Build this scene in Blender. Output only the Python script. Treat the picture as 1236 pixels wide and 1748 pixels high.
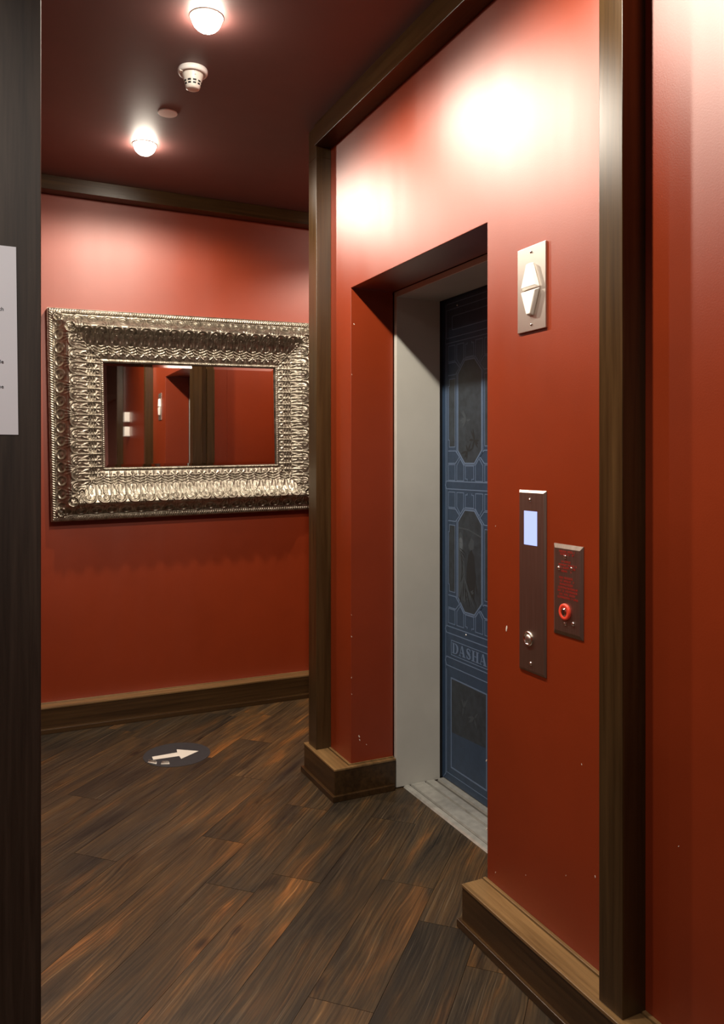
import bpy, bmesh, math, random
import numpy as np
from mathutils import Vector, Matrix

S = bpy.context.scene
for o in list(bpy.data.objects):
    bpy.data.objects.remove(o)
COL = S.collection

# ------------------------------------------------------------------ camera
YAW = 25.4
cam_d = bpy.data.cameras.new('camera')
cam = bpy.data.objects.new('camera', cam_d); COL.objects.link(cam)
cam.location = (0, 0, 1.39)
cam.rotation_euler = (math.radians(90), 0, math.radians(-YAW))
cam_d.sensor_fit = 'HORIZONTAL'; cam_d.sensor_width = 36
cam_d.lens = 1340/1236*36
cam_d.shift_y = -(874-787)/1236
cam_d.clip_start = .02
S.camera = cam

# ------------------------------------------------------------------ light and exposure
S.view_settings.view_transform = 'Standard'
S.view_settings.look = 'None'
S.view_settings.gamma = 1
S.view_settings.use_curve_mapping = False
S.view_settings.exposure = 0.0
w = bpy.data.worlds.new('world'); S.world = w; w.use_nodes = True
w.node_tree.nodes['Background'].inputs[0].default_value = (1, .8, .65, 1)
w.node_tree.nodes['Background'].inputs[1].default_value = .006

CEIL = 2.855
WARM = (1, .90, .76)
LENS_E = 130
# corridor downlights, last two added as unseen fill: x, y, watts, cone, label
DOWN = [(.650, 3.714, 72, 172, 'round recessed downlight nearest the mirror wall, glowing white'),
        (.648, 2.559, 104, 172, 'round recessed downlight nearest the top of the photo, glowing white'),
        (.64, 1.55, 104, 172, 'round recessed downlight above the near post, out of the frame'),
        (-.6, .2, 84, 140, 'round recessed downlight in front of the wood panelled wall, out of the frame'),
        (2.2, 3.75, 75, 150, 'added unseen downlight around the corner behind the lift, brightening the mirror reflection'),
        (-.7, 3.3, 12, 150, 'added unseen downlight behind the wood panelled wall, a weak fill')]

# ------------------------------------------------------------------ helpers
def tag(o, label=None, cat=None, kind=None, group=None):
    if label: o['label'] = label
    if cat: o['category'] = cat
    if kind: o['kind'] = kind
    if group: o['group'] = group
    return o

def empty(name, loc=(0, 0, 0), rot=(0, 0, 0)):
    o = bpy.data.objects.new(name, None); COL.objects.link(o)
    o.location = loc; o.rotation_euler = rot; o.empty_display_size = .05
    return o

def obj(name, bm, mat, parent=None, bevel=0, smooth=False, loc=None):
    me = bpy.data.meshes.new(name)
    bmesh.ops.recalc_face_normals(bm, faces=bm.faces)
    bm.to_mesh(me); bm.free()
    for m in (mat if isinstance(mat, (list, tuple)) else [mat]):
        me.materials.append(m)
    o = bpy.data.objects.new(name, me); COL.objects.link(o)
    if parent: o.parent = parent
    if loc: o.location = loc
    if smooth:
        for p in me.polygons: p.use_smooth = True
    if bevel:
        b = o.modifiers.new('bevel', 'BEVEL'); b.width = bevel; b.segments = 2
        b.limit_method = 'ANGLE'; b.angle_limit = math.radians(40)
    return o

def box(bm, x0, x1, y0, y1, z0, z1, mi=0):
    v = [bm.verts.new(p) for p in ((x0,y0,z0),(x1,y0,z0),(x1,y1,z0),(x0,y1,z0),(x0,y0,z1),(x1,y0,z1),(x1,y1,z1),(x0,y1,z1))]
    for f in ((0,3,2,1),(4,5,6,7),(0,1,5,4),(1,2,6,5),(2,3,7,6),(3,0,4,7)):
        bm.faces.new([v[i] for i in f]).material_index = mi
    return bm

def boxes(*bs):
    bm = bmesh.new()
    for b in bs: box(bm, *b)
    return bm

def prism(bm, pts, axis, a, b, mi=0):
    """extrude the 2D polygon pts along axis ('x','y','z') from a to b"""
    def P(p, t):
        return {'x': (t, p[0], p[1]), 'y': (p[0], t, p[1]), 'z': (p[0], p[1], t)}[axis]
    A = [bm.verts.new(P(p, a)) for p in pts]; B = [bm.verts.new(P(p, b)) for p in pts]
    fs = [bm.faces.new(A), bm.faces.new(B[::-1])]
    n = len(pts)
    for i in range(n):
        fs.append(bm.faces.new([A[i], B[i], B[(i+1) % n], A[(i+1) % n]]))
    for f in fs: f.material_index = mi
    return bm

def lathe(bm, prof, n=40, M=Matrix.Identity(4), mi=0):
    rings = []
    for r, z in prof:
        if r < 1e-6: rings.append([bm.verts.new(M @ Vector((0, 0, z)))])
        else: rings.append([bm.verts.new(M @ Vector((r*math.cos(2*math.pi*i/n), r*math.sin(2*math.pi*i/n), z))) for i in range(n)])
    for a, b in zip(rings, rings[1:]):
        for i in range(n):
            j = (i+1) % n
            if len(a) == 1 and len(b) == 1: continue
            if len(a) == 1: f = bm.faces.new([a[0], b[i], b[j]])
            elif len(b) == 1: f = bm.faces.new([a[i], a[j], b[0]])
            else: f = bm.faces.new([a[i], a[j], b[j], b[i]])
            f.material_index = mi
    return bm

# ------------------------------------------------------------------ materials
def mat(name):
    m = bpy.data.materials.new(name); m.use_nodes = True
    nt = m.node_tree; b = nt.nodes['Principled BSDF']
    return m, nt, b
def N(nt, t, **k):
    n = nt.nodes.new(t)
    for a, v in k.items():
        if a in n.inputs.keys(): n.inputs[a].default_value = v
        else: setattr(n, a, v)
    return n
def L(nt, a, b): nt.links.new(a, b)
def ramp(nt, fac, stops):
    r = nt.nodes.new('ShaderNodeValToRGB'); L(nt, fac, r.inputs[0])
    e = r.color_ramp.elements
    while len(e) < len(stops): e.new(.5)
    for i, (p, c) in enumerate(stops): e[i].position = p; e[i].color = (*c, 1)
    return r.outputs[0]
def mix(nt, fac, a, b, mode='MIX'):
    m = nt.nodes.new('ShaderNodeMix'); m.data_type = 'RGBA'; m.blend_type = mode
    for s, v in ((0, fac), (6, a), (7, b)):
        if hasattr(v, 'links'): L(nt, v, m.inputs[s])
        else: m.inputs[s].default_value = v if s == 0 else (*v, 1)
    return m.outputs[2]
def bump(nt, b, h, strength, dist):
    n = N(nt, 'ShaderNodeBump', Strength=strength, Distance=dist)
    L(nt, h, n.inputs['Height']); L(nt, n.outputs[0], b.inputs['Normal'])
    return n
def coords(nt, scale=(1, 1, 1), rot=(0, 0, 0), src='Object'):
    c = nt.nodes.new('ShaderNodeTexCoord'); mp = N(nt, 'ShaderNodeMapping')
    mp.inputs['Scale'].default_value = scale; mp.inputs['Rotation'].default_value = rot
    L(nt, c.outputs[src], mp.inputs[0]); return mp.outputs[0]

def plain(name, col, rough=.5, metal=0, spec=.5, noise=0, coat=0):
    m, nt, b = mat(name)
    b.inputs['Base Color'].default_value = (*col, 1)
    b.inputs['Roughness'].default_value = rough; b.inputs['Metallic'].default_value = metal
    b.inputs['Specular IOR Level'].default_value = spec
    b.inputs['Coat Weight'].default_value = coat
    if noise:
        n = N(nt, 'ShaderNodeTexNoise', Scale=35., Detail=4.)
        L(nt, coords(nt), n.inputs['Vector'])
        c = ramp(nt, n.outputs[0], [(.3, tuple(v*(1-noise) for v in col)), (.7, tuple(min(1, v*(1+noise)) for v in col))])
        L(nt, c, b.inputs['Base Color'])
    return m

def satin(nt, b, bp_, ior, rough):
    """satin varnish or paint: pigment under a gloss lobe without a long tail"""
    df = nt.nodes.new('ShaderNodeBsdfDiffuse'); gl = nt.nodes.new('ShaderNodeBsdfAnisotropic'); gl.distribution = 'BECKMANN'
    fr_ = N(nt, 'ShaderNodeFresnel', IOR=ior); mx = nt.nodes.new('ShaderNodeMixShader')
    L(nt, b.inputs['Base Color'].links[0].from_socket, df.inputs['Color'])
    if hasattr(rough, 'links'): L(nt, rough, gl.inputs['Roughness'])
    else: gl.inputs['Roughness'].default_value = rough
    gl.inputs['Color'].default_value = (1, 1, 1, 1)
    for q in (df, gl): L(nt, bp_.outputs[0], q.inputs['Normal'])
    L(nt, fr_.outputs[0], mx.inputs[0]); L(nt, df.outputs[0], mx.inputs[1]); L(nt, gl.outputs[0], mx.inputs[2])
    L(nt, mx.outputs[0], nt.nodes['Material Output'].inputs['Surface']); nt.nodes.remove(b)

def paint(name, col, rough, spec=.5, peel=.25, soft=0):
    m, nt, b = mat(name)
    v = coords(nt)
    n = N(nt, 'ShaderNodeTexNoise', Scale=2.2, Detail=5., Roughness=.6); L(nt, v, n.inputs['Vector'])
    L(nt, ramp(nt, n.outputs[0], [(.3, tuple(c*.9 for c in col)), (.7, tuple(min(1, c*1.08) for c in col))]), b.inputs['Base Color'])
    b.inputs['Specular IOR Level'].default_value = spec
    # brushed-on satin paint: faint vertical lap marks in the gloss
    n2 = N(nt, 'ShaderNodeTexNoise', Scale=1., Detail=3.); L(nt, coords(nt, (9, 9, .6)), n2.inputs['Vector'])
    mr = N(nt, 'ShaderNodeMapRange'); L(nt, n2.outputs[0], mr.inputs[0])
    mr.inputs[3].default_value = rough-.035; mr.inputs[4].default_value = rough+.035
    L(nt, mr.outputs[0], b.inputs['Roughness'])
    n3 = N(nt, 'ShaderNodeTexNoise', Scale=260., Detail=2.); L(nt, v, n3.inputs['Vector'])
    bp_ = bump(nt, b, n3.outputs[0], peel, .0006)
    if soft: satin(nt, b, bp_, soft, mr.outputs[0])
    return m

def wood(name, dark, light, axis, rough=.38, spec=.5, scale=1.):  # spec kept for plain woods
    m, nt, b = mat(name)
    sc = [60*scale]*3; sc[axis] = 2.2*scale
    n = N(nt, 'ShaderNodeTexNoise', Scale=1., Detail=6., Roughness=.6, Distortion=.4); L(nt, coords(nt, tuple(sc)), n.inputs['Vector'])
    sc2 = [9*scale]*3; sc2[axis] = .8*scale
    n2 = N(nt, 'ShaderNodeTexNoise', Scale=1., Detail=3., Distortion=.8); L(nt, coords(nt, tuple(sc2)), n2.inputs['Vector'])
    c1 = ramp(nt, n.outputs[0], [(.3, dark), (.72, light)])
    c2 = ramp(nt, n2.outputs[0], [(.3, (.72, .70, .68)), (.7, (1.1, 1.08, 1.05))])
    L(nt, mix(nt, 1., c1, c2, 'MULTIPLY'), b.inputs['Base Color'])
    b.inputs['Roughness'].default_value = rough; b.inputs['Specular IOR Level'].default_value = spec
    bp_ = bump(nt, b, n.outputs[0], .15, .0006)
    satin(nt, b, bp_, 1.47, rough)
    return m

M = {}
RED = (.205, .0268, .0068)
M['red'] = paint('red_satin_paint', RED, .47, .68, .25, 1.52)
M['red_far'] = paint('red_satin_paint_far', RED, .50, .62, .25, 1.52)
M['ceil'] = paint('dark_red_ceiling_paint', (.105, .036, .032), .58, .8, .1)
M['wood_z'] = wood('dark_oak_upright', (.028, .0150, .0058), (.068, .038, .0150), 2, .34, .7)
M['wood_y'] = wood('dark_oak_along', (.027, .0130, .0048), (.066, .034, .0125), 1, .35, .6)
M['wood_x'] = wood('dark_oak_across', (.027, .0130, .0048), (.066, .034, .0125), 0, .35, .6)
M['cap'] = wood('paler_oak_cap', (.105, .058, .022), (.26, .155, .065), 1, .34)  # ledge boards, paler than the skirting faces
M['capx'] = wood('paler_oak_cap_across', (.105, .058, .022), (.26, .155, .065), 0, .34)
M['veneer'] = wood('grey_brown_veneer', (.026, .018, .013), (.062, .044, .032), 2, .6, .25, 1.8)
M['cream'] = paint('grey_cream_gloss_paint', (.46, .45, .41), .35, .5, .1)
M['navy'] = plain('navy_door_film', (.022, .043, .082), .42, 0, .5, .12)
M['blueline'] = plain('pale_blue_print', (.105, .155, .25), .5)
M['panel'] = plain('dark_print_panel', (.022, .030, .040), .45, 0, .5, .3)
M['black'] = plain('black_gap', (.004, .004, .005), .6)
M['white'] = plain('white_plastic', (.78, .74, .68), .4)
M['pinkwhite'] = plain('off_white_plastic', (.80, .76, .74), .5)
M['steel'] = plain('brushed_steel', (.62, .56, .50), .36, 1)
M['chrome'] = plain('polished_steel', (.85, .82, .78), .12, 1)
M['alu'] = plain('worn_aluminium', (.50, .49, .45), .36, .55, .5, .14)
M['aludark'] = plain('aluminium_groove_shade', (.16, .15, .13), .5, .6)  # dark copy of the aluminium, groove shade put into the colour
M['paper'] = plain('white_paper', (.84, .86, .92), .8, 0, .2)
M['ink'] = plain('black_ink', (.03, .03, .035), .8)
M['vinyl'] = plain('charcoal_vinyl', (.030, .030, .033), .5, 0, .4, .1)
M['vinylwhite'] = plain('cream_vinyl', (.72, .66, .58), .5)
M['redprint'] = plain('red_engraving', (.42, .030, .018), .5)
M['redring'] = plain('red_enamel', (.75, .06, .03), .35)
M['chip'] = plain('bare_plaster', (.75, .68, .60), .8)
M['grey'] = plain('dull_grey_print', (.040, .052, .064), .5)
M['greylight'] = plain('pale_grey_print', (.085, .105, .125), .5)
M['greydark'] = plain('dark_grey_print', (.012, .014, .017), .5)

# brushed plates: anisotropic-looking streaks
m, nt, b = mat('brushed_plate'); M['plate'] = m
b.inputs['Metallic'].default_value = 1
n = N(nt, 'ShaderNodeTexNoise', Scale=1., Detail=4.); L(nt, coords(nt, (10, 900, 6)), n.inputs['Vector'])
L(nt, ramp(nt, n.outputs[0], [(.3, (.27, .215, .180)), (.7, (.42, .345, .295))]), b.inputs['Base Color'])
b.inputs['Roughness'].default_value = .40
bump(nt, b, n.outputs[0], .06, .0003)

def emit(name, col, e, base=(.8, .8, .8)):
    m, nt, b = mat(name)
    b.inputs['Base Color'].default_value = (*base, 1)
    b.inputs['Emission Color'].default_value = (*col, 1); b.inputs['Emission Strength'].default_value = e
    return m
M['lens'] = emit('lamp_lens', (1, .90, .75), LENS_E)
M['display'] = emit('blue_white_display', (.42, .52, 1), 1.15, (.1,.1,.2))
M['arrowlens'] = plain('frosted_acrylic', (.9, .86, .8), .15, 0, .8)

# antique mirror frame metal leaf
m, nt, b = mat('antique_silver_leaf'); M['leaf'] = m
n = N(nt, 'ShaderNodeTexNoise', Scale=38., Detail=6., Roughness=.65); L(nt, coords(nt), n.inputs['Vector'])
L(nt, ramp(nt, n.outputs[0], [(.28, (.10, .082, .060)), (.5, (.27, .235, .185)), (.75, (.47, .425, .35))]), b.inputs['Base Color'])
b.inputs['Metallic'].default_value = .92; b.inputs['Roughness'].default_value = .37
n2 = N(nt, 'ShaderNodeTexNoise', Scale=420., Detail=3.); L(nt, coords(nt), n2.inputs['Vector'])
bump(nt, b, n2.outputs[0], .35, .0010)
M['glass'] = plain('silvered_mirror', (.88, .86, .84), .015, 1)

# floor boards
m, nt, b = mat('dark_stained_floorboards'); M['floor'] = m
uv = nt.nodes.new('ShaderNodeUVMap'); uv.uv_map = 'UVMap'
at = nt.nodes.new('ShaderNodeAttribute'); at.attribute_name = 'tone'
def fmap(sx, sy):
    mp = N(nt, 'ShaderNodeMapping'); mp.inputs['Scale'].default_value = (sx, sy, 1)
    L(nt, uv.outputs[0], mp.inputs[0]); return mp.outputs[0]
# knots bend the grain
kn = N(nt, 'ShaderNodeTexVoronoi', Scale=1.); kn.feature = 'F1'
L(nt, fmap(2.6, 6.2), kn.inputs['Vector'])
kd = nt.nodes.new('ShaderNodeMath'); kd.operation = 'POWER'; L(nt, kn.outputs['Distance'], kd.inputs[0]); kd.inputs[1].default_value = .5
wob = N(nt, 'ShaderNodeTexNoise', Scale=1., Detail=3.); L(nt, fmap(1.8, 7), wob.inputs['Vector'])
def math_(op, a, b_):
    n_ = nt.nodes.new('ShaderNodeMath'); n_.operation = op
    for i, v in enumerate((a, b_)):
        if hasattr(v, 'links'): L(nt, v, n_.inputs[i])
        else: n_.inputs[i].default_value = v
    return n_.outputs[0]
sep = nt.nodes.new('ShaderNodeSeparateXYZ'); L(nt, uv.outputs[0], sep.inputs[0])
yy = math_('ADD', math_('MULTIPLY', sep.outputs[1], 1.), math_('MULTIPLY', wob.outputs[0], .05))
yy = math_('ADD', yy, math_('MULTIPLY', kd.outputs[0], .035))
cmb = nt.nodes.new('ShaderNodeCombineXYZ')
L(nt, math_('MULTIPLY', sep.outputs[0], 2.4), cmb.inputs[0]); L(nt, math_('MULTIPLY', yy, 135.), cmb.inputs[1])
gr = N(nt, 'ShaderNodeTexNoise', Scale=1., Detail=5., Roughness=.62); L(nt, cmb.outputs[0], gr.inputs['Vector'])
cl = N(nt, 'ShaderNodeTexNoise', Scale=1., Detail=4., Roughness=.6, Distortion=.5); L(nt, fmap(2.0, 9.5), cl.inputs['Vector'])
c1 = ramp(nt, gr.outputs[0], [(.28, (.014, .0100, .0064)), (.46, (.035, .0240, .0138)), (.62, (.060, .0420, .0240)), (.74, (.12, .088, .054))])
c2 = ramp(nt, cl.outputs[0], [(.30, (.30, .31, .34)), (.44, (.85, .83, .82)), (.56, (1.25, 1.08, .84)), (.70, (2.7, 1.75, .95))])
c3 = ramp(nt, at.outputs['Fac'], [(0., (.58, .60, .64)), (.5, (1., .97, .92)), (1., (1.8, 1.5, 1.12))])
kr = ramp(nt, kn.outputs['Distance'], [(.025, (.2, .16, .14)), (.07, (.60, .48, .38)), (.12, (1.35, 1.15, .88)), (.30, (1, 1, 1))])
col = mix(nt, 1., mix(nt, 1., mix(nt, 1., c1, c2, 'MULTIPLY'), c3, 'MULTIPLY'), kr, 'MULTIPLY')
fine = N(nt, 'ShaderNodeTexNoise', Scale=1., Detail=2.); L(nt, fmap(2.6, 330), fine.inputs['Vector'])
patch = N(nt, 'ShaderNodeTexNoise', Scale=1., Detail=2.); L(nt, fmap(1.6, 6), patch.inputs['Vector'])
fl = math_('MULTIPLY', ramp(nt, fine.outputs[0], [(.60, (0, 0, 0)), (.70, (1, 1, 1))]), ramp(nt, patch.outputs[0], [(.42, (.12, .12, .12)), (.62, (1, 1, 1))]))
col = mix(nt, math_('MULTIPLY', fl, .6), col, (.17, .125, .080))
L(nt, col, b.inputs['Base Color'])
b.inputs['Roughness'].default_value = .42; b.inputs['Specular IOR Level'].default_value = .4
bump(nt, b, gr.outputs[0], .45, .0012)

# ------------------------------------------------------------------ structure
W = 1.358           # face of the lift wall
RX = 1.556          # depth of the painted recess
YF, YN = 2.968, 1.978   # recess sides
YE = 3.19           # end of the lift wall
LT = 2.11           # top of the recess
MW = 4.40           # mirror wall

# floor of diagonal boards (one mesh, each board with its own tone)
def floor():
    random.seed(11)
    bm = bmesh.new(); uvl = bm.loops.layers.uv.new('UVMap'); tl = bm.faces.layers.float.new('tone')
    r2 = math.sqrt(.5)
    fixed = {3: [1.25, 1.872, 2.48, 3.3], 4: [1.55, 2.90, 4.1], 5: [1.35, 2.39, 3.45]}
    tones = {(5, 1.35): .95, (3, 1.25): .9, (3, 1.872): .35, (5, 2.39): .35, (4, 1.55): .3, (3, 2.48): .55, (4, 2.90): .45}
    w_ = .18; q0 = .095
    for row in range(-22, 36):
        qa = q0+row*w_
        js = [-6+random.uniform(-.7, 0)]
        if row in fixed:
            while js[-1] < fixed[row][0]-1.1: js.append(js[-1]+random.uniform(.6, .8))
            js += fixed[row]
        while js[-1] < 8: js.append(js[-1]+random.choice((.6, .9, 1.2, 1.5))*random.uniform(.9, 1.1))
        for a, b_ in zip(js, js[1:]):
            g = .0006
            pts = [(a+g, qa+g), (b_-g, qa+g), (b_-g, qa+w_-g), (a+g, qa+w_-g)]
            xy = [((p-q)*r2, (p+q)*r2) for p, q in pts]
            cx = sum(x for x, y in xy)/4; cy = sum(y for x, y in xy)/4
            if not (-2.6 < cx < 4.2 and -3.4 < cy < 5.4): continue
            t = tones.get((row, a), random.random()); off = random.random()*40
            top = [bm.verts.new((x, y, 0)) for x, y in xy]; bot = [bm.verts.new((x, y, -.012)) for x, y in xy]
            f = bm.faces.new(top); f[tl] = t
            for lp, (p, q) in zip(f.loops, pts): lp[uvl].uv = (p+off, q+off*1.7)
            for i in range(4):
                s = bm.faces.new([bot[i], bot[(i+1) % 4], top[(i+1) % 4], top[i]]); s[tl] = 0
                for lp in s.loops: lp[uvl].uv = (off, off)
    # sub-base under the boards
    box(bm, -1.75, 3.3, -2.35, 4.5, -.06, -.0125)
    # trim to the room
    for co, no in (((-1.7, 0, 0), (-1, 0, 0)), ((3.3, 0, 0), (1, 0, 0)), ((0, -2.3, 0), (0, -1, 0)), ((0, 4.42, 0), (0, 1, 0))):
        bmesh.ops.bisect_plane(bm, geom=bm.verts[:]+bm.edges[:]+bm.faces[:], plane_co=co, plane_no=no, clear_outer=True)
    o = obj('floor', bm, M['floor'])
    return tag(o, 'dark brown diagonal wooden floorboards with knots', 'floor', 'structure')
floor()

tag(obj('ceiling', boxes((-1.7, 3.3, -2.3, 4.5, CEIL, CEIL+.1)), M['ceil']), 'dark maroon painted ceiling', 'ceiling', 'structure')

# lift wall with its recess
bm = bmesh.new()
prism(bm, [(-2.2, 0), (YN, 0), (YN, LT), (YF, LT), (YF, 0), (YE, 0), (YE, CEIL), (-2.2, CEIL)], 'x', W, RX)
box(bm, RX, 3.2, 3.0, YE, 0, CEIL)
wr = tag(obj('wall_right', bm, M['red'], bevel=.0015), 'red painted wall with the deep lift doorway recess', 'wall', 'structure')
# paint chips knocked out of the wall
bm = bmesh.new(); random.seed(5)
def chip(bm, x, y, z, r, axis='x', el=1.6, tilt=.5):
    n = 9; ps = []
    for i in range(n):
        a = 2*math.pi*i/n; rr = r*random.uniform(.6, 1.1)
        u, v = rr*math.cos(a)*.6, rr*math.sin(a)*el
        u, v = u*math.cos(tilt)-v*math.sin(tilt), u*math.sin(tilt)+v*math.cos(tilt)
        ps.append((y+u, z+v) if axis == 'x' else (x+u, z+v))
    if axis == 'x': prism(bm, ps, 'x', x-.0006, x+.001)
    else: prism(bm, ps, 'y', y-.0006, y+.001)
for y, z, r in ((1.880, .903, .0055), (1.982, .277, .0035), (1.935, .169, .002), (1.935, 1.197, .0014), (2.962, .491, .003), (1.511, .359, .0022),
                (1.983, .484, .003), (1.56, .62, .0014), (1.62, .31, .0013), (1.79, .23, .0014), (1.25, .55, .0016), (.99, .7, .0014)):
    chip(bm, W, y, z, r, 'x', 1.6, random.uniform(-.6, .6))
for x, z, r in ((1.396, .24, .004), (1.398, .225, .003), (1.372, 1.961, .003), (1.362, 1.75, .002), (1.361, .75, .002), (1.361, .66, .0025), (1.43, .20, .002), (1.362, .42, .002)):
    chip(bm, x, YF, z, r, 'y')
obj('paint_chip', bm, M['chip'], wr)

# mirror wall and the rest of the shell
tag(obj('wall_far', boxes((-1.6, 3.2, MW, MW+.1, 0, CEIL)), M['red_far']), 'red painted end wall behind the ornate mirror', 'wall', 'structure')
tag(obj('wall_left', boxes((-1.7, -1.6, -2.3, MW, 0, CEIL)), M['red_far']), 'red painted side wall out of the frame', 'wall', 'structure')
tag(obj('wall_back', boxes((-1.6, 3.2, -2.3, -2.2, 0, CEIL)), M['red_far']), 'red painted wall behind the camera', 'wall', 'structure')
tag(obj('wall_corner', boxes((3.2, 3.3, 2.9, MW, 0, CEIL)), M['red_far']), 'red painted wall around the corner', 'wall', 'structure')
tag(obj('wall_shaft', boxes((1.95, 2.0, 1.9, 3.0, 0, CEIL)), M['black']), 'dark lift shaft wall behind the lift door', 'wall', 'structure')

# wood clad wall end at the left edge
bm = boxes((-1.6, .0785, 1.42, 1.54, 0, CEIL))
tag(obj('wall_front', bm, M['veneer'], bevel=.0015), 'dark grey-brown wood panelled wall end at the left edge', 'wall', 'structure')

# ---- trims
HB = .13
BX = 1.273
P = 1.288
def base_run_y(bm, y0, y1):
    """ledged skirting on the lift wall: board, cap, lip against the wall, floor bead"""
    box(bm, BX, W, y0, y1, 0, HB-.008)
far = bmesh.new()
# L shaped far skirting that wraps the recess corner and the wall end
ys = 2.942
L_out = [(BX, ys), (RX, ys), (RX, YF), (W, YF), (W, YE), (W, 3.285), (BX, 3.285)]
def off(d, dy=None):
    return d
prism(far, [(BX, ys), (RX, ys), (RX, YF), (W, YF), (W, 3.285), (BX, 3.285)], 'z', 0, HB-.008)
fcap = bmesh.new()
prism(fcap, [(BX-.002, ys-.002), (RX, ys-.002), (RX, YF-.008), (W-.014, YF-.008), (W-.014, 3.287), (BX-.002, 3.287)], 'z', HB-.0085, HB)
prism(fcap, [(W-.011, YF-.006), (RX, YF-.006), (RX, YF), (W, YF), (W, 3.285), (W-.011, 3.285)], 'z', HB-.0085, HB+.003)

bd = .012
prism(far, [(BX-bd, ys-bd), (RX-.01, ys-bd), (RX-.01, ys+.01), (BX+.01, ys+.01), (BX+.01, 3.297), (BX-bd, 3.297)], 'z', 0, .024)
box(far, W, 3.1, YE, YE+.085, 0, HB)
bc = tag(obj('baseboard_corner', far, M['wood_y'], bevel=.0018), 'deep dark wood skirting wrapped around the corner left of the lift', 'skirting', 'structure')
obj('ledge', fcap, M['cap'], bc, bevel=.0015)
near = bmesh.new()
base_run_y(near, -.36, 1.986)
box(near, BX-bd, BX+.01, -.36, 1.986+.012, 0, .024)
br = tag(obj('baseboard_right', near, M['wood_y'], bevel=.0018), 'deep dark wood skirting ledge right of the lift', 'skirting', 'structure')
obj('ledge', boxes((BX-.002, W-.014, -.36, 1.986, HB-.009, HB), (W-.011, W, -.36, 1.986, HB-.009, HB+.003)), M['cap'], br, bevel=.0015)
bm = boxes((-1.6, 3.2, MW-.085, MW, 0, HB-.008), (-1.6, 3.2, MW-.11, MW-.08, 0, .024))
bf = tag(obj('baseboard_far', bm, M['wood_x'], bevel=.0018), 'dark wood skirting below the ornate mirror', 'skirting', 'structure')
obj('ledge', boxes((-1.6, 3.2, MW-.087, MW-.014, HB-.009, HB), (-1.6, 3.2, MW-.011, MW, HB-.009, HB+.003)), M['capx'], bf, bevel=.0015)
tag(obj('trim_1', boxes((1.278, W, -2.2, 1.343, 2.763, CEIL), (1.278, W, 1.42, 3.177, 2.763, CEIL), (1.29, W, 1.343, 1.42, 2.763, CEIL)), M['wood_y'], bevel=.002),
    'dark wood cornice above the lift wall', 'cornice', 'structure')
tag(obj('trim_2', boxes((-1.6, 3.2, MW-.085, MW, 2.782, CEIL)), M['wood_x'], bevel=.002), 'dark wood cornice above the mirror wall', 'cornice', 'structure')
# corner post: two lengths with a joint
bm = boxes((P, W, 3.177, 3.267, HB, 2.715), (P, W, 3.177, 3.267, 2.7165, CEIL), (P+.002, W, 3.178, 3.266, 2.71, 2.72))
box(bm, W, 1.385, YE, 3.267, HB, CEIL)
tag(obj('trim_3', bm, M['wood_z'], bevel=.0018), 'dark wood corner post left of the lift', 'post', 'structure')
tag(obj('trim_4', boxes((1.386, 1.44, YE, 3.285, HB, CEIL)), M['wood_z'], bevel=.0018), 'lighter wood strip behind the corner post, seen in the mirror', 'post', 'structure')
bm = boxes((P, W, 1.345, 1.421, HB, CEIL))
tag(obj('trim_5', bm, M['wood_z'], bevel=.0018), 'dark wood post right of the call buttons', 'post', 'structure')
# dark doorway behind the camera, seen in the mirror
bm = boxes((1.29, W, -.46, -.36, 0, CEIL-.1), (1.29, W, -1.75, -1.65, 0, CEIL-.1), (1.29, W, -1.65, -.46, 2.1, CEIL-.1))
tag(obj('trim_6', bm, M['wood_z'], bevel=.003), 'dark wood door casing behind the camera', 'casing', 'structure')
bm = boxes((W-.03, W, -1.65, -.46, 0, 2.1))
tag(obj('door_2', bm, M['veneer'], bevel=.003), 'dark wood door behind the camera, seen in the mirror', 'door', 'structure')

# ------------------------------------------------------------------ lift doorway
DX = 1.79
door = tag(empty('door_1', (1.70, 2.46, 0)), 'navy lift door with pale line pattern in a cream metal frame', 'door', 'structure')
def dchild(name, bm, m, parent=None, **k):
    o = obj(name, bm, m, **k)
    o.parent = parent or door
    o.matrix_parent_inverse = Matrix.Translation(-Vector(door.location)) if parent is None else Matrix.Identity(4)
    return o
HD = 2.085
bm = bmesh.new()
# jambs and head: front lip 20 mm, then the lining back to the doors
box(bm, 1.560, 1.775, 2.945, 2.967, 0.004, 2.1095); box(bm, 1.560, 1.775, YN+.001, YN+.023, 0.004, 2.1095)
box(bm, 1.560, 1.775, YN+.023, 2.945, HD, 2.1095)
dchild('door_frame', bm, M['cream'], bevel=.002)
bm = boxes((1.775, 1.80, 2.951, 3.0, 0.01, HD+.03), (1.775, 1.80, 1.93, YN+.018, 0.01, HD+.03), (1.775, 1.80, 1.95, 2.98, HD+.004, HD+.04))
dchild('shadow_gap', bm, M['black'])
# sill
sl = bmesh.new()
prof = [(1.592, -.002), (1.600, .007), (1.618, .009), (1.621, .001), (1.628, .001), (1.631, .009), (1.694, .009), (1.697, -.001), (1.703, -.001), (1.706, .009), (1.742, .009), (1.745, -.001), (1.762, -.001), (1.765, .009), (1.83, .009), (1.83, -.004)]
prism(sl, prof, 'y', YN+.0, 2.944)
dchild('sill', sl, M['alu'])
dchild('sill_groove_shade', boxes((1.6205, 1.6285, YN, 2.944, -.001, .0025), (1.6965, 1.7035, YN, 2.944, -.0015, .0015), (1.7445, 1.7625, YN, 2.944, -.003, .0005)), M['aludark'])  # groove bottoms darkened to paint in their shade
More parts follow.
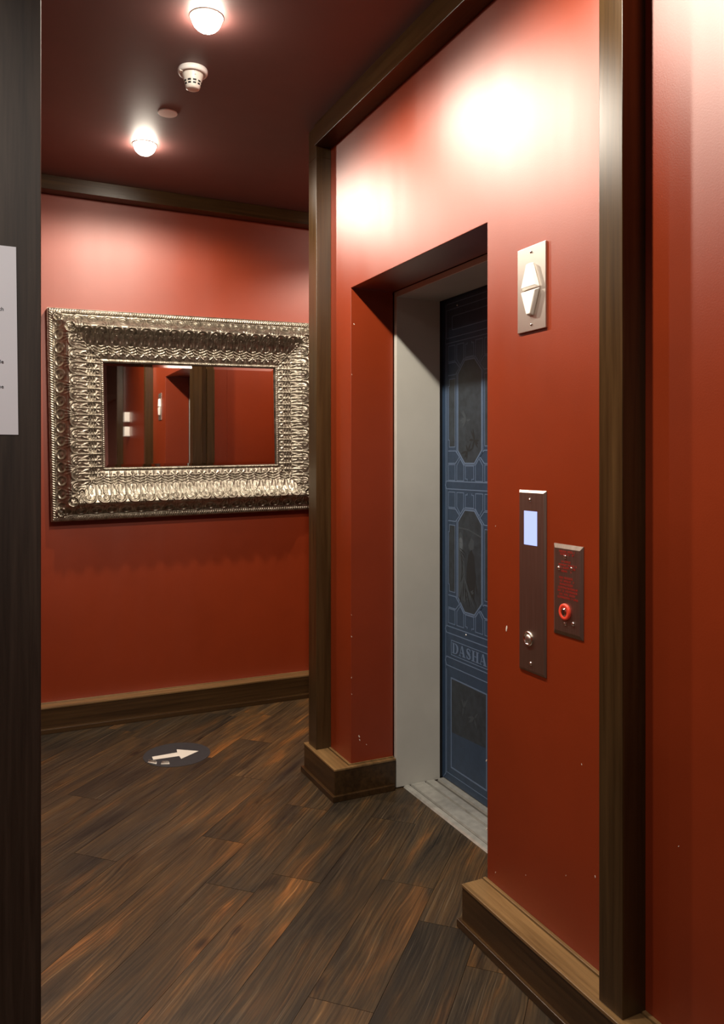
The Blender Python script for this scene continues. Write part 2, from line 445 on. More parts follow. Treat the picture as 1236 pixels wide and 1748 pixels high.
# leaf
leaf1 = dchild('door_panel', boxes((DX, DX+.03, 2.47, 2.947+.05, .012, HD+.03)), M['navy'], bevel=.002)
leaf2 = dchild('door_panel', boxes((DX+.004, DX+.034, 1.93, 2.466, .012, HD+.03)), M['navy'], bevel=.002)
def lchild(name, bm, m):
    o = obj(name, bm, m); o.parent = leaf1; return o
CNT = [0]
def line(bm, pts, wd=.004, x=DX, t=.0008, closed=False):
    if closed: pts = pts+[pts[0]]
    for (a, b_) in zip(pts, pts[1:]):
        CNT[0] = (CNT[0]+1) % 17; t = .0005+CNT[0]*.00003
        a = Vector(a); b_ = Vector(b_); d = (b_-a)
        if d.length < 1e-6: continue
        d.normalize(); n_ = Vector((-d.y, d.x))*wd/2; e = d*wd*.35
        ps = [a-e+n_, b_+e+n_, b_+e-n_, a-e-n_]
        prism(bm, [tuple(p) for p in ps], 'x', x-t, x+.001)
CY = 2.735
def mir(pts): return [(2*CY-y, z) for y, z in pts]
ln = bmesh.new()
def both(pts, **k): line(ln, pts, **k); line(ln, mir(pts), **k)
# long borders
both([(2.922, .03), (2.922, 2.066)], wd=.003)
line(ln, [(2.915, .045), (2.555, .045)], wd=.003); line(ln, [(2.915, .045), (2.915, .491)], wd=.003); line(ln, [(2.555, .045), (2.555, .491)], wd=.003)
line(ln, [(2.944, .012), (2.915, .045)], wd=.003)
# top panel
for z in (2.066, 2.040, 1.919, 1.897): line(ln, [(2.915, z), (2.555, z)], wd=.003)
line(ln, [(2.915, 2.04), (2.915, 1.919)], wd=.003)
line(ln, [(2.868, 2.009), (2.602, 2.009), (2.602, 1.951), (2.868, 1.951)], wd=.003, closed=True)
# bands with pointed ends
for z0, z1 in ((1.270, 1.303), (.649, .678), (.508, .545)):
    zm = (z0+z1)/2
    line(ln, [(2.915, z0), (2.925, zm), (2.915, z1), (2.555, z1), (2.545, zm), (2.555, z0)], wd=.004, closed=True)
both([(2.912, .678), (2.912, 1.270)], wd=.003); both([(2.912, 1.303), (2.912, 1.897)], wd=.003)
def octo(zt, zb, ztt, zbb, h):
    """a tall octagon with small panels above and below. zt/zb = octagon ends, ztt/zbb = tile ends"""
    c = .053
    o_ = [(2.824, zt-c), (2.771, zt), (2.699, zt), (2.646, zt-c), (2.646, zb+c), (2.699, zb), (2.771, zb), (2.824, zb+c)]
    line(ln, o_, wd=.006, closed=True)
    line(ln, [(CY+(y-CY)*1.10, z+(.007 if z > (zt+zb)/2 else -.007)) for y, z in o_], wd=.003, closed=True)
    for s, ze, za in ((1, zt, ztt), (-1, zb, zbb)):
        # corner tile, hexagon tile, pointed tile, middle tile
        tl = abs(za-ze)
        both([(2.899, za), (2.846, za), (2.846, za-s*tl*.92), (2.899, za-s*tl*.92)], closed=True, wd=.003)
        both([(2.899, za-s*(tl+.000)), (2.842, za-s*(tl+.000)), (2.811, za-s*(tl+.027)), (2.842, za-s*(tl+.053)), (2.899, za-s*(tl+.053))], wd=.004)
        both([(2.832, za), (2.779, za), (2.779, za-s*tl*.88), (2.805, za-s*(tl*.88+.028)), (2.832, za-s*tl*.88)], closed=True, wd=.003)
        line(ln, [(2.766, za-s*tl*.85), (2.704, za-s*tl*.85), (2.704, za-s*.008), (2.718, za-s*.008), (2.718, za-s*.002)], wd=.003)
        line(ln, [(2.766, za-s*tl*.85), (2.766, za-s*.008), (2.752, za-s*.008), (2.752, za-s*.002)], wd=.003)
    za, zb_ = zt-.058-.012, zb+.058+.012
    both([(2.846, za), (2.846, zb_), (2.892, zb_), (2.892, zb_+.03), (2.899, zb_+.03), (2.899, za-.03), (2.892, za-.03), (2.892, za)], wd=.003, closed=True)
octo(1.811, 1.380, 1.884, 1.307, 0)
octo(1.186, .760, 1.257, .693, 0)
# name plate frame and lower picture frame
line(ln, [(2.876, .622), (2.604, .622), (2.604, .560), (2.876, .560)], wd=.003, closed=True)
line(ln, [(2.877, .460), (2.612, .460), (2.612, .077), (2.877, .077)], wd=.006, closed=True)
lchild('line_pattern', ln, M['blueline'])
# dark picture panels: shapes of leaves and drapery, no particular picture
pic = bmesh.new()
def octfill(bm, zt, zb, x, mi=0, sh=.003):
    c = .053
    prism(bm, [(2.824-sh, zt-c), (2.771-sh*.4, zt-sh), (2.699+sh*.4, zt-sh), (2.646+sh, zt-c), (2.646+sh, zb+c), (2.699+sh*.4, zb+sh), (2.771-sh*.4, zb+sh), (2.824-sh, zb+c)], 'x', x, DX+.001, mi)
octfill(pic, 1.811, 1.380, DX-.0003); octfill(pic, 1.186, .760, DX-.0003)
prism(pic, [(2.874, .456), (2.615, .456), (2.615, .244), (2.874, .229)], 'x', DX-.0003, DX+.001)
for s in (1, -1):
    for z0, z1 in ((1.452, 1.739), (.832, 1.114)):
        a, c_ = CY+s*.108, CY+s*.160
        prism(pic, [(a, z0), (c_, z0), (c_, z1), (a, z1)], 'x', DX-.0003, DX+.001)
lchild('picture_panel', pic, M['panel'])
lv = bmesh.new(); random.seed(21)
def leafshape(bm, y, z, l, wd, ang, mi, x=DX-.0005):
    ps = []
    for i in range(9):
        t = i/8; ps.append((t*l, wd*math.sin(math.pi*t)**.8))
    for i in range(7, 0, -1):
        t = i/8; ps.append((t*l, -wd*.6*math.sin(math.pi*t)**.8))
    ca, sa = math.cos(ang), math.sin(ang)
    prism(bm, [(y+p*ca-q*sa, z+p*sa+q*ca) for p, q in ps], 'x', x, x+.0004, mi)
# palm leaves in the upper octagon and foot of the lower ones
for (y, z, mi, n_) in ((2.70, 1.475, 1, 9), (2.76, 1.56, 0, 7), (2.75, 1.43, 1, 6), (2.74, .84, 0, 8), (2.69, .90, 1, 6), (2.78, .36, 0, 6), (2.70, .34, 0, 7)):
    for k in range(n_):
        a = random.uniform(0, 2*math.pi)
        l = random.uniform(.03, .055)
        ye = y+l*math.cos(a); ze = z+l*math.sin(a)
        if not (2.655 < ye < 2.815): continue
        leafshape(lv, y, z, l, .006, a, mi, DX-.0005-.00003*k)
# draped figures in shades of grey, and foliage, kept general
def blob(bm, y, z, ry, rz, mi, x, n=22, wob_=.06, ph=0.):
    prism(bm, [(y+ry*math.cos(2*math.pi*i/n)*(1+wob_*math.sin(3*i+ph)), z+rz*math.sin(2*math.pi*i/n)*(1+wob_*math.cos(2*i+ph))) for i in range(n)], 'x', x, x+.0004, mi)
prism(lv, [(2.820, .82), (2.760, .80), (2.768, .90), (2.776, .97), (2.784, 1.005), (2.780, 1.04), (2.788, 1.075), (2.800, 1.092), (2.814, 1.085), (2.820, 1.05)], 'x', DX-.00045, DX, 0)
prism(lv, [(2.812, 1.063), (2.800, 1.070), (2.789, 1.060), (2.786, 1.040), (2.791, 1.018), (2.799, 1.008), (2.807, 1.014), (2.813, 1.036)], 'x', DX-.0006, DX, 3)
for yy_, zz_, l_, t_ in ((2.806, 1.047, .006, .0016), (2.794, 1.046, .006, .0016), (2.800, 1.022, .006, .0018)):
    prism(lv, [(yy_+l_/2, zz_), (yy_, zz_+t_), (yy_-l_/2, zz_), (yy_, zz_-t_)], 'x', DX-.0008, DX, 1)
prism(lv, [(2.759, .83), (2.700, .82), (2.690, .92), (2.700, 1.00), (2.722, 1.025), (2.745, 1.00), (2.758, .93)], 'x', DX-.00045, DX, 1)
prism(lv, [(2.745, 1.04), (2.722, 1.075), (2.700, 1.060), (2.705, 1.03), (2.728, 1.018)], 'x', DX-.00045, DX, 0)
prism(lv, [(2.822, 1.112), (2.74, 1.108), (2.648, 1.085), (2.648, 1.078), (2.74, 1.102), (2.822, 1.106)], 'x', DX-.0007, DX, 0)
for k in range(11): leafshape(lv, 2.812-.013*k, .785+.012*(k % 3), .085+.02*(k % 2), .0045, 1.85-.10*k, (1, 0)[k % 2], DX-.0007-.00003*k)
for k in range(8): leafshape(lv, 2.805-.006*k, .88+.018*k, .05, .003, 2.1-.25*k, 1, DX-.0008-.00002*k)
lchild('printed_picture', lv, [M['grey'], M['greydark'], M['blueline'], M['greylight']])
# lettering D A S H A, bold high-contrast serif capitals
tx = bmesh.new()
def glyph(bm, ch, y0, z0, wd, h, x=DX):
    """y decreases to the right as seen from the corridor"""
    def Q(pts):
        CNT[0] = (CNT[0]+1) % 17
        prism(bm, [(y0-px*wd, z0+pz*h) for px, pz in pts], 'x', x-.0010-CNT[0]*.00002, x+.001)
    def R(a, b_, c, d): Q([(a, c), (b_, c), (b_, d), (a, d)])
    if ch == 'D':
        R(.12, .34, 0, 1); R(0, .46, 0, .06); R(0, .46, .94, 1)
        n_ = 12
        for i in range(n_):
            a0 = math.pi/2-math.pi*i/n_; a1 = math.pi/2-math.pi*(i+1)/n_
            def o_(a): return (.42+.56*math.cos(a), .5+.5*math.sin(a))
            def i_(a): return (.42+.32*math.cos(a), .5+.44*math.sin(a))
            Q([o_(a0), o_(a1), i_(a1), i_(a0)])
    if ch == 'A':
        Q([(.42, 1), (.58, 1), (.90, .05), (.64, .05)]); Q([(.42, 1), (.48, .92), (.19, .05), (.12, .05)])
        R(0, .32, 0, .06); R(.54, 1, 0, .06); R(.27, .66, .30, .36)
    if ch == 'H':
        R(.12, .34, 0, 1); R(.66, .88, 0, 1); R(0, .45, 0, .06); R(0, .45, .94, 1); R(.55, 1, 0, .06); R(.55, 1, .94, 1); R(.3, .7, .47, .53)
    if ch == 'S':
        c = [(.80, .80), (.62, .95), (.42, .96), (.22, .82), (.26, .64), (.5, .52), (.74, .38), (.80, .20), (.60, .04), (.38, .05), (.18, .22)]
        t = [.06, .07, .11, .20, .24, .26, .25, .20, .11, .07, .06]
        for i in range(len(c)-1):
            a = Vector(c[i]); b_ = Vector(c[i+1]); d = (b_-a).normalized(); n_ = Vector((-d.y, d.x))
            Q([tuple(a+n_*t[i]/2), tuple(b_+n_*t[i+1]/2), tuple(b_-n_*t[i+1]/2), tuple(a-n_*t[i]/2)])
        R(.78, .83, .68, .97); R(.15, .20, .03, .32)
yy0 = 2.869
for ch, wd in (('D', .050), ('A', .051), ('S', .042), ('H', .054), ('A', .051)):
    glyph(tx, ch, yy0, .569, wd, .045); yy0 -= wd+.0025
o = lchild('lettering', tx, M['blueline']); o['label'] = 'DASHA in pale blue serif capitals'
for z, y in ((.667, 2.762), (2.05, 2.83)):
    bm = bmesh.new(); lathe(bm, [(0, .002), (.003, .0015), (.004, 0)], 14, Matrix.Translation((DX, y, z)) @ Matrix.Rotation(-math.pi/2, 4, 'Y'))
    lchild('screw', bm, M['chrome'])

# ------------------------------------------------------------------ wall plates
RY = Matrix.Rotation(-math.pi/2, 4, 'Y')      # local +z -> world -x
def screw(parent, y, z, r=.0045, x=0, name='screw', m='chrome'):
    bm = bmesh.new()
    lathe(bm, [(0, r*.75), (r*.5, r*.66), (r*.85, r*.35), (r, 0)], 20, Matrix.Translation((x, y, z)) @ RY)
    return obj(name, bm, M[m], parent, smooth=True)
def bevel_plate(bm, y0, y1, z0, z1, t, e):
    """plate on the wall plane x=0, projecting to x=-t, with wide bevelled edges"""
    o_ = [(y0, z0), (y1, z0), (y1, z1), (y0, z1)]; i_ = [(y0+e, z0+e*1.2), (y1-e, z0+e*1.2), (y1-e, z1-e*1.2), (y0+e, z1-e*1.2)]
    A = [bm.verts.new((.001, *p)) for p in o_]; B = [bm.verts.new((-.0015, *p)) for p in o_]; C_ = [bm.verts.new((-t, *p)) for p in i_]
    bm.faces.new(A); bm.faces.new(C_)
    for a, b_ in ((A, B), (B, C_)):
        for i in range(4): bm.faces.new([a[i], a[(i+1) % 4], b_[(i+1) % 4], b_[i]])

# up / down lantern
lan = tag(empty('lift_indicator', (W, 1.758, 1.867)), 'steel plate with white up and down arrows high right of the lift', 'indicator')
bm = bmesh.new(); box(bm, -.006, .001, -.0625, .0625, -.1175, .1175)
obj('backplate', bm, M['steel'], lan, bevel=.0015)
def arrow(bm, sgn, zc):
    # solid wedge: front ridge, wide at the base, truncated tip
    b0, b1 = zc-sgn*.036, zc+sgn*.036
    bw, tw = .039, .011
    back = [(-.006, bw, b0), (-.006, -bw, b0), (-.006, -tw, b1), (-.006, tw, b1)]
    fr = [(-.018, bw*.80, b0+sgn*.005), (-.018, -bw*.80, b0+sgn*.005), (-.018, -tw*.7, b1-sgn*.004), (-.018, tw*.7, b1-sgn*.004)]
    A = [bm.verts.new(p) for p in back]; B = [bm.verts.new(p) for p in fr]
    bm.faces.new(A); bm.faces.new(B)
    for i in range(4): bm.faces.new([A[i], A[(i+1) % 4], B[(i+1) % 4], B[i]])
for sgn, zc, nm in ((1, .034, 'up'), (-1, -.040, 'down')):
    bm = bmesh.new(); arrow(bm, sgn, zc)
    o = obj('arrow', bm, M['arrowlens'], lan, bevel=.002); o['label'] = 'white %s arrow' % nm
screw(lan, 0, .100, .0042, -.006); screw(lan, 0, -.100, .0042, -.006)

# call station
cs = tag(empty('lift_call_panel', (W, 1.757, 1.0565)), 'tall brushed steel call panel with glowing blue-white display and one round button', 'control panel')
bm = bmesh.new(); bevel_plate(bm, -.0595, .0595, -.2525, .2525, .0065, .006)
bp = obj('backplate', bm, M['plate'], cs)
bm = bmesh.new(); box(bm, -.0073, -.003, -.0255, .0315, .101, .195); obj('display', bm, M['display'], cs)
screw(cs, .006, .226, .0055, -.0065); screw(cs, .002, -.226, .0055, -.0065)
bm = bmesh.new(); lathe(bm, [(.0205, 0), (.0205, .003), (.018, .005), (.015, .004), (.0145, .001), (.0, .001)], 36, Matrix.Translation((-.0065, .012, -.159)) @ RY)
bt = obj('button', bm, M['chrome'], cs, smooth=True)
bm = bmesh.new(); lathe(bm, [(0, .006), (.006, .0055), (.0105, .003), (.012, 0)], 30, Matrix.Translation((-.0075, .012, -.159)) @ RY)
obj('button_cap', bm, M['steel'], bt, smooth=True)

# key switch plate
kp = tag(empty('key_switch_plate', (W, 1.609, 1.0535)), 'small dark steel plate with red engraved lines and a red ringed key switch', 'key switch')
bm = bmesh.new(); bevel_plate(bm, -.0575, .0575, -.119, .119, .0065, .009)
obj('backplate', bm, M['plate'], kp)
eng = bmesh.new(); random.seed(3)
# engraved lines too worn to read: rows of small strokes
rows = [(.101, .030, .0, .0055), (.094, .026, .0, .0055), (.0745, .018, .003, .005), (.066, .034, -.002, .005), (.0585, .034, -.002, .005), (.050, .022, .0, .005), (.0325, .028, .002, .0055), (.024, .030, .002, .0055), (.0155, .026, .002, .0055), (.0065, .036, -.002, .0055), (-.002, .038, -.002, .0055), (-.0105, .030, .0, .0055), (-.019, .038, -.002, .0055)]
for z, hw, yc, h in rows:
    y = yc+hw
    while y > yc-hw:
        wl = random.uniform(.0022, .0034)
        if random.random() > .14:
            x0, x1 = -.0070, -.0060
            st = .0009
            k = random.randrange(4)
            box(eng, x0, x1, y-st, y, z-h/2, z+h/2)
            if k != 1: box(eng, x0, x1, y-wl, y, z+h/2-st, z+h/2)
            if k != 2: box(eng, x0, x1, y-wl, y, z-h/2, z-h/2+st)
            if k != 3: box(eng, x0, x1, y-wl, y, z-st/2, z+st/2)
            if k == 0: box(eng, x0, x1, y-wl, y-wl+st, z-h/2, z+h/2)
        y -= wl+.0012
obj('engraving', eng, M['redprint'], kp)
screw(kp, .007, .088, .0052, -.0065); screw(kp, .032, .056, .0060, -.0065); screw(kp, -.018, .060, .0045, -.0065)
screw(kp, .006, -.086, .0052, -.0065); screw(kp, -.024, -.081, .0058, -.0065)
bm = bmesh.new(); lathe(bm, [(.0215, 0), (.0215, .004), (.0195, .006), (.0105, .0055), (.010, 0)], 36, Matrix.Translation((-.0065, .006, -.0555)) @ RY)
kr_ = obj('switch_ring', bm, M['redring'], kp, smooth=True)
bm = bmesh.new(); lathe(bm, [(.0105, 0), (.0105, .006), (.008, .0075), (0, .0075)], 30, Matrix.Translation((-.0065, .006, -.0555)) @ RY)
obj('key_barrel', bm, M['chrome'], kr_, smooth=False)
obj('key_slot', boxes((-.0147, -.0135, .0045, .0075, -.062, -.049)), M['black'], kr_)

# white boxes on the wall behind the camera that show in the mirror
for k, (z, lb) in enumerate(((1.86, 'small white wall box seen in the mirror, upper of the two'), (1.705, 'small white wall box seen in the mirror, lower of the two'))):
    t_ = empty('wall_box', (W, .05, z)); tag(t_, lb, 'wall box', None, 'white boxes seen in the mirror')
    obj('casing', boxes((-.055, .0, -.05, .05, -.052, .052)), M['white'], t_, bevel=.004)
    obj('cover', boxes((-.050, -.006, .05, .054, -.044, .044)), M['white'], t_, bevel=.003)

# ------------------------------------------------------------------ ornate mirror
def relief(u, v, period, Lh):
    """frame height above the wall for position u along a side (from its middle) and v across (outer to inner)"""
    prof_v = np.array([0, .004, .010, .022, .030, .036, .050, .070, .082, .094, .106, .122, .150, .190, .225, .250, .258, .262, .266, .271, .275])
    prof_h = .018+np.array([.026, .033, .037, .037, .030, .032, .043, .074, .095, .103, .098, .082, .060, .041, .030, .024, .020, .025, .028, .026, .014])
    h = np.interp(v, prof_v, prof_h)
    g = lambda x, s: np.exp(-(x/s)**2)
    win = lambda a, b, s=.003: 1/(1+np.exp(-(v-a)/s*2))/(1+np.exp((v-b)/s*2))
    # rope on the outer edge
    h += .0030*np.sin(2*np.pi*(u/.0125+(v-.016)*38))*g(v-.016, .009)
    # outer rings (coins)
    pr = period/2
    um = (u+pr/2) % pr-pr/2
    r = np.hypot(um, (v-.053)*1.35)
    h += .0065*g(r-.026, .0045)+.0045*g(r, .009)-.003*g(r-.015, .005)
    h += .004*g(np.abs(um)-pr/2, .004)*win(.036, .072)
    # scroll arches and fans
    um2 = (u) % period-period/2          # fan at um2 = +-period/2
    half = (np.abs(um2) % (period/2))-period/4
    ra = np.hypot(half*1.0, (v-.125)*1.0)
    arc = (v < .128)
    h += arc*(.0095*g(ra-.031, .0040)-.0045*g(ra-.023, .0035))+.0060*g(np.hypot(half-.007, v-.120)-.009, .0030)*(v < .142)+.0065*g(np.hypot(half-.009, v-.121), .0035)
    fu = period/2-np.abs(um2)
    ang = np.arctan2(fu, (v*-1+.128))
    fr = np.hypot(fu, v-.128)
    h += .0062*(.5+.5*np.cos(ang*22))*(fr < .062)*(fr > .008)*(fu < .034)*win(.066, .124)*(ra > .034)
    # drop leaves, two per scroll
    q = period/2
    uq = (u+q/2) % q-q/2 if False else (u % q)-q/2
    dl = .011*np.clip(1-((v-.158)/.024)**2, 0, 1)
    h += .0080*np.clip(1-np.abs(uq)/(dl+1e-5), 0, 1)*(dl > .0005)
    h += .0045*g(np.abs(uq)-(.010+.35*np.abs(v-.150)), .0024)*win(.135, .192)
    h += .0035*g(np.abs(np.abs(uq)-q*.30)-.3*(v-.17), .003)*win(.14, .20)
    # ribs between the tiles
    h += .0060*g(q/2-np.abs(uq), .0035)*win(.128, .256)
    h += .0035*g(uq, .0022)*win(.180, .250)
    # pierced leaf tiles
    h += .0032*np.sin(2*np.pi*(v-.19)/.0150+np.abs(uq)/q*13)*win(.186, .228)
    h -= .0045*g(np.abs(uq)-q*.20, .0036)*(.5+.5*np.cos(2*np.pi*(v-.195)/.0135))*win(.186, .230)
    # palmettes against the sight edge
    rp = np.hypot(uq, v-.228); ap = np.arctan2(uq, v-.2265)
    h += .0045*(.5+.5*np.cos(ap*7))*(rp < .026)*(rp > .003)*win(.228, .256)+.004*g(v-.2285, .0022)
    # beads by the glass
    h += .0014*np.cos(2*np.pi*u/.011)*g(v-.266, .004)
    # end scrolls that hide the mitres
    return h

def mirror():
    cx, cz = 1.0325, 1.6430
    root = tag(empty('ornate_mirror', (cx, MW, cz), (0, math.radians(-1.05), 0)), 'wide antique silver mirror with carved scroll frame on the red end wall', 'mirror')
    bw = .275; hx, hz = .4785+bw, .2795+bw
    nv = 120
    V = []; F = []
    # dense grid across
    vs = np.linspace(0, bw, nv)
    base = 0
    for side in range(4):
        Ls = 2*(hx if side % 2 == 0 else hz)
        nu = int(Ls/.0026)
        s = np.linspace(-1, 1, nu)
        vv, ss = np.meshgrid(vs, s, indexing='ij')
        uu = ss*(Ls/2-vv)
        per = .1515 if side % 2 == 0 else .1375
        h = relief(uu, vv, per, Ls/2)
        # corner scrolls laid over the mitre
        d = Ls/2-np.abs(uu)              # distance to the end along the side
        for (cd, cr, amp) in ((.048, .020, .010), (.104, .026, .011), (.150, .016, .007)):
            rr = np.hypot(d-cd, vv-cd)
            h = h*(1-.6*np.exp(-(rr/(cr*1.3))**4)) + .6*np.exp(-(rr/(cr*1.3))**4)*np.interp(cd, [0, .036, .098, .13, .19, .25], [.048, .054, .116, .095, .062, .045])
            h += amp*np.exp(-((rr-cr)/.0045)**2)+amp*.6*np.exp(-(rr/(cr*.35))**2)-amp*.3*np.exp(-((rr-cr*.6)/.004)**2)
        # a leaf down the mitre
        dm = np.abs(d-vv)
        h += .006*np.exp(-(dm/.005)**2)*(vv > .155)*(vv < .25)
        if side == 0: X, Z = uu, hz-vv
        elif side == 1: X, Z = hx-vv, -uu
        elif side == 2: X, Z = -uu, -hz+vv
        else: X, Z = -hx+vv, uu
        V.append(np.stack([X.ravel(), -h.ravel(), Z.ravel()], 1))
        i = np.arange(nv-1)[:, None]*nu+np.arange(nu-1)[None, :]+base
        F.append(np.stack([i.ravel(), (i+1).ravel(), (i+nu+1).ravel(), (i+nu).ravel()], 1))
        base += nv*nu
    V = np.concatenate(V); F = np.concatenate(F)
    me = bpy.data.meshes.new('frame')
    me.vertices.add(len(V)); me.vertices.foreach_set('co', V.ravel())
    me.loops.add(len(F)*4); me.loops.foreach_set('vertex_index', F.ravel().astype(np.int32))
    me.polygons.add(len(F)); me.polygons.foreach_set('loop_start', np.arange(0, len(F)*4, 4, dtype=np.int32))
    me.polygons.foreach_set('use_smooth', np.ones(len(F), dtype=bool))
    me.update(); me.validate()
    me.materials.append(M['leaf'])
    fr = bpy.data.objects.new('frame', me); COL.objects.link(fr); fr.parent = root
    # timber carcass behind the ornament
    bm = bmesh.new()
    e = .001
    for a in ((-hx+e, hx-e, hz-bw+.004, hz-e), (-hx+e, hx-e, -hz+e, -hz+bw-.004), (-hx+e, -hx+bw-.004, -hz+bw-.004, hz-bw+.004), (hx-bw+.004, hx-e, -hz+bw-.004, hz-bw+.004)):
        box(bm, a[0], a[1], -.0290, -.001, a[2], a[3])
    obj('frame_back', bm, M['wood_x'], root)
    # skin between carcass and ornament on the outer edge
    bm = bmesh.new()
    for x0, x1, z0, z1 in ((-hx, hx, hz-.0008, hz), (-hx, hx, -hz, -hz+.0008), (-hx, -hx+.0008, -hz, hz), (hx-.0008, hx, -hz, hz)):
        box(bm, x0, x1, -.045, -.001, z0, z1)
    obj('frame_edge', bm, M['leaf'], root)
    # glass with a bevelled border
    gx, gz = .4785, .2795
    bm = bmesh.new(); bv = .016
    o_ = [(-gx-.004, -gz-.004), (gx+.004, -gz-.004), (gx+.004, gz+.004), (-gx-.004, gz+.004)]; i_ = [(-gx+bv, -gz+bv), (gx-bv, -gz+bv), (gx-bv, gz-bv), (-gx+bv, gz-bv)]
    A = [bm.verts.new((p[0], -.0255, p[1])) for p in o_]; B = [bm.verts.new((p[0], -.0270, p[1])) for p in i_]; C_ = [bm.verts.new((p[0], -.012, p[1])) for p in o_]
    bm.faces.new(B); bm.faces.new(C_)
    for a, b_ in ((A, B), (C_, A)):
        for i in range(4): bm.faces.new([a[i], a[(i+1) % 4], b_[(i+1) % 4], b_[i]])
    obj('mirror_glass', bm, M['glass'], root)
mirror()

# ------------------------------------------------------------------ ceiling fittings
def downlight(x, y, e, cone, label):
    r = tag(empty('downlight', (x, y, CEIL)), label, 'ceiling light')
    bm = bmesh.new(); lathe(bm, [(.056, .001), (.056, -.002), (.053, -.004), (.049, -.004), (.048, -.002), (.048, .001)], 48)
    obj('trim_ring', bm, M['white'], r, smooth=True)
    bm = bmesh.new(); lathe(bm, [(.049, -.002), (.048, -.012), (.0465, -.020), (.042, -.029), (.034, -.038), (.024, -.0445), (.012, -.0475), (0, -.048)], 48)
    obj('lamp_lens', bm, M['lens'], r, smooth=True)
    ld = bpy.data.lights.new('lamp_light', 'SPOT'); ld.energy = e; ld.color = WARM if x > 0 else (1, .94, .86)
    ld.spot_size = math.radians(cone); ld.spot_blend = .35; ld.shadow_soft_size = .028
    lo = bpy.data.objects.new('lamp_light', ld); COL.objects.link(lo); lo.parent = r; lo.location = (0, 0, -.066)
for d in DOWN: downlight(*d)

sd = tag(empty('smoke_detector', (.688, 2.925, CEIL)), 'white smoke detector with slotted cone on the maroon ceiling', 'smoke detector')
bm = bmesh.new(); lathe(bm, [(.0, .001), (.053, .001), (.055, -.004), (.055, -.014), (.052, -.019), (.047, -.021), (.046, -.018), (0, -.018)], 48)
obj('mounting_base', bm, M['pinkwhite'], sd, smooth=True)
bm = bmesh.new(); lathe(bm, [(.040, -.015), (.0385, -.026), (.034, -.042), (.0275, -.066), (.0245, -.073), (.020, -.0755), (0, -.0765)], 48)
bd_ = obj('sensor_body', bm, M['white'], sd, smooth=True)
for row, (zz, rr) in enumerate(((-.0505, .0318), (-.0600, .0291))):
    for k in range(10):
        a0 = 2*math.pi*k/10+.10; a1 = a0+.40
        bm = bmesh.new(); n_ = 5
        va = []
        for i in range(n_+1):
            a = a0+(a1-a0)*i/n_
            va.append([bm.verts.new((q*math.cos(a), q*math.sin(a), z_)) for q, z_ in ((rr+.0013, zz+.0028), (rr-.0002, zz-.0028))])
            va[-1] += [bm.verts.new(((q-.004)*math.cos(a), (q-.004)*math.sin(a), z_)) for q, z_ in ((rr+.0013, zz+.0028), (rr-.0002, zz-.0028))]
        for p_, q_ in zip(va, va[1:]):
            bm.faces.new([p_[0], q_[0], q_[1], p_[1]]); bm.faces.new([p_[0], p_[2], q_[2], q_[0]]); bm.faces.new([p_[1], q_[1], q_[3], p_[3]])
        obj('vent_slot', bm, M['black'], bd_)
bm = boxes((-.002, .002, -.0415, -.037, -.034, -.019)); obj('indicator_rib', bm, M['pinkwhite'], bd_)
obj('locking_tab', boxes((-.053, -.040, -.018, -.002, -.0225, -.018)), M['white'], sd, bevel=.001)

bm = bmesh.new(); lathe(bm, [(0, .001), (.041, .001), (.041, -.002), (.039, -.004), (0, -.0042)], 48)
o = obj('ceiling_cover_disc', bm, M['pinkwhite'], loc=(.678, 3.335, CEIL)); tag(o, 'flat pale round cover disc on the ceiling between the downlights', 'cover plate')

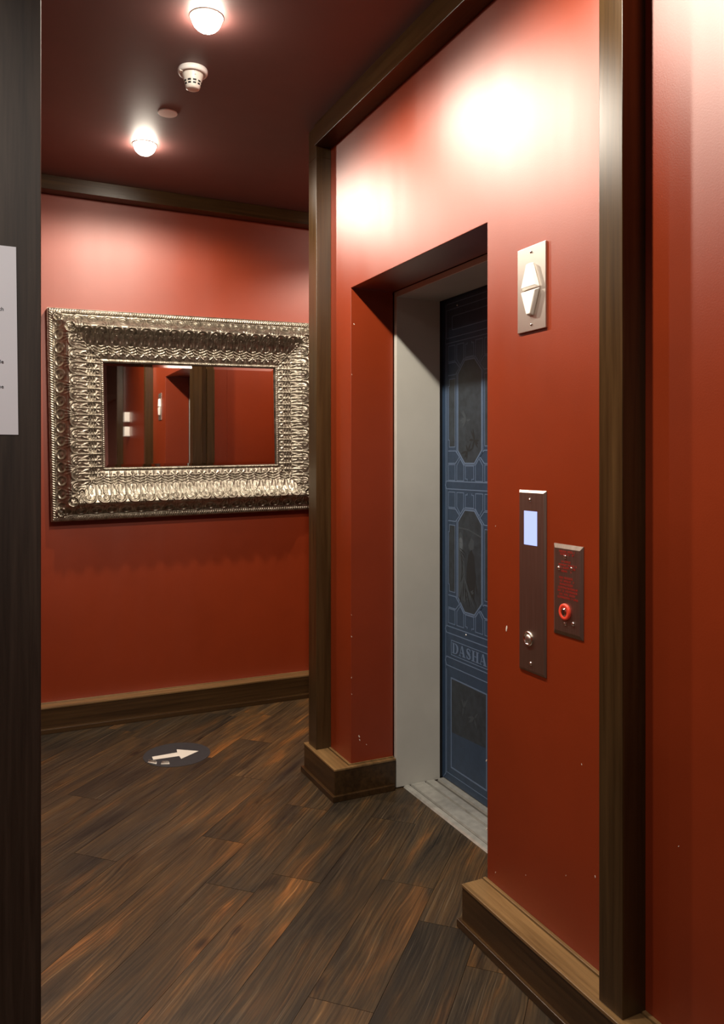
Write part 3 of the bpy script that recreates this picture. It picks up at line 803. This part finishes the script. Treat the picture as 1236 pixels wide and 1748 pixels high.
# ------------------------------------------------------------------ notice on the wood panel
pp = tag(empty('paper_notice', (-.065, 1.42, 1.587)), 'white sheet of paper with small black type taped to the wood panel', 'paper')
bm = bmesh.new()
n_ = 10; g0 = []
for i in range(n_+1):
    for j in range(15):
        s_, t_ = i/n_, j/14
        x = -.105+.21*s_ + .0035*(1-t_)*s_; z = -.1535+.3105*t_
        g0.append(bm.verts.new((x, -.0010-.0006*math.sin(math.pi*s_)*abs(math.sin(2.2*math.pi*t_)), z)))
for i in range(n_):
    for j in range(14):
        a = i*15+j; bm.faces.new([g0[a], g0[a+15], g0[a+16], g0[a+1]])
o = obj('sheet', bm, M['paper'], pp)
so = o.modifiers.new('solid', 'SOLIDIFY'); so.thickness = .0003; so.offset = 1
def text(name, body, size, parent, m, loc, rot, align='RIGHT'):
    c = bpy.data.curves.new(name, 'FONT'); c.body = body; c.size = size; c.align_x = align; c.extrude = .0001
    t_ = bpy.data.objects.new(name, c); COL.objects.link(t_)
    dg = bpy.context.evaluated_depsgraph_get(); me = bpy.data.meshes.new_from_object(t_.evaluated_get(dg))
    bpy.data.objects.remove(t_); me.materials.append(m)
    o = bpy.data.objects.new(name, me); COL.objects.link(o); o.parent = parent; o.location = loc; o.rotation_euler = rot
    return o
for z, s_ in ((.050, 'th'), (-.0365, 'le'), (-.0775, 'the')):
    text('printed_text', s_, .0085, pp, M['ink'], (.0865, -.0019, z), (math.pi/2, 0, 0))

# ------------------------------------------------------------------ floor arrow sticker
st = tag(empty('floor_sticker', (.803, 3.735, 0)), 'round charcoal floor sticker with a white arrow pointing right', 'sticker')
bm = bmesh.new()
pts = []
for i in range(64):
    a = 2*math.pi*i/64; r = .155
    # two bites where the vinyl has lifted on the near left side
    x, y = r*math.cos(a), r*math.sin(a)
    pts.append((x, y))
prism(bm, pts, 'z', 0.0004, .0012)
obj('disc', bm, M['vinyl'], st)
bm = bmesh.new()
c_ = (.803, 3.735)
ar = [(.690, 3.752), (.809, 3.757), (.815, 3.798), (.905, 3.731), (.808, 3.668), (.808, 3.707), (.688, 3.712)]
prism(bm, [(x-c_[0], y-c_[1]) for x, y in ar], 'z', .0011, .0018)
obj('arrow', bm, M['vinylwhite'], st)
for (x, y, l, rot) in ((-.128, -.062, .05, -.85), (-.075, -.100, .040, -.35)):
    bm = bmesh.new(); n_ = 8
    ps = [(.0+.007*math.sin(t*2.8/n_), .0012+.007*(1-math.cos(t*2.8/n_))) for t in range(n_+1)]
    A = [bm.verts.new((-l/2+.004*k/n_, p[0], p[1])) for k, p in enumerate(ps)]; B = [bm.verts.new((l/2-.006*k/n_, p[0], p[1])) for k, p in enumerate(ps)]
    for i in range(n_): bm.faces.new([A[i], B[i], B[i+1], A[i+1]])
    o = obj('curled_edge', bm, M['vinylwhite'], st, smooth=True, loc=(x, y, 0)); o.rotation_euler = (0, 0, rot)
    so = o.modifiers.new('solid', 'SOLIDIFY'); so.thickness = .0006
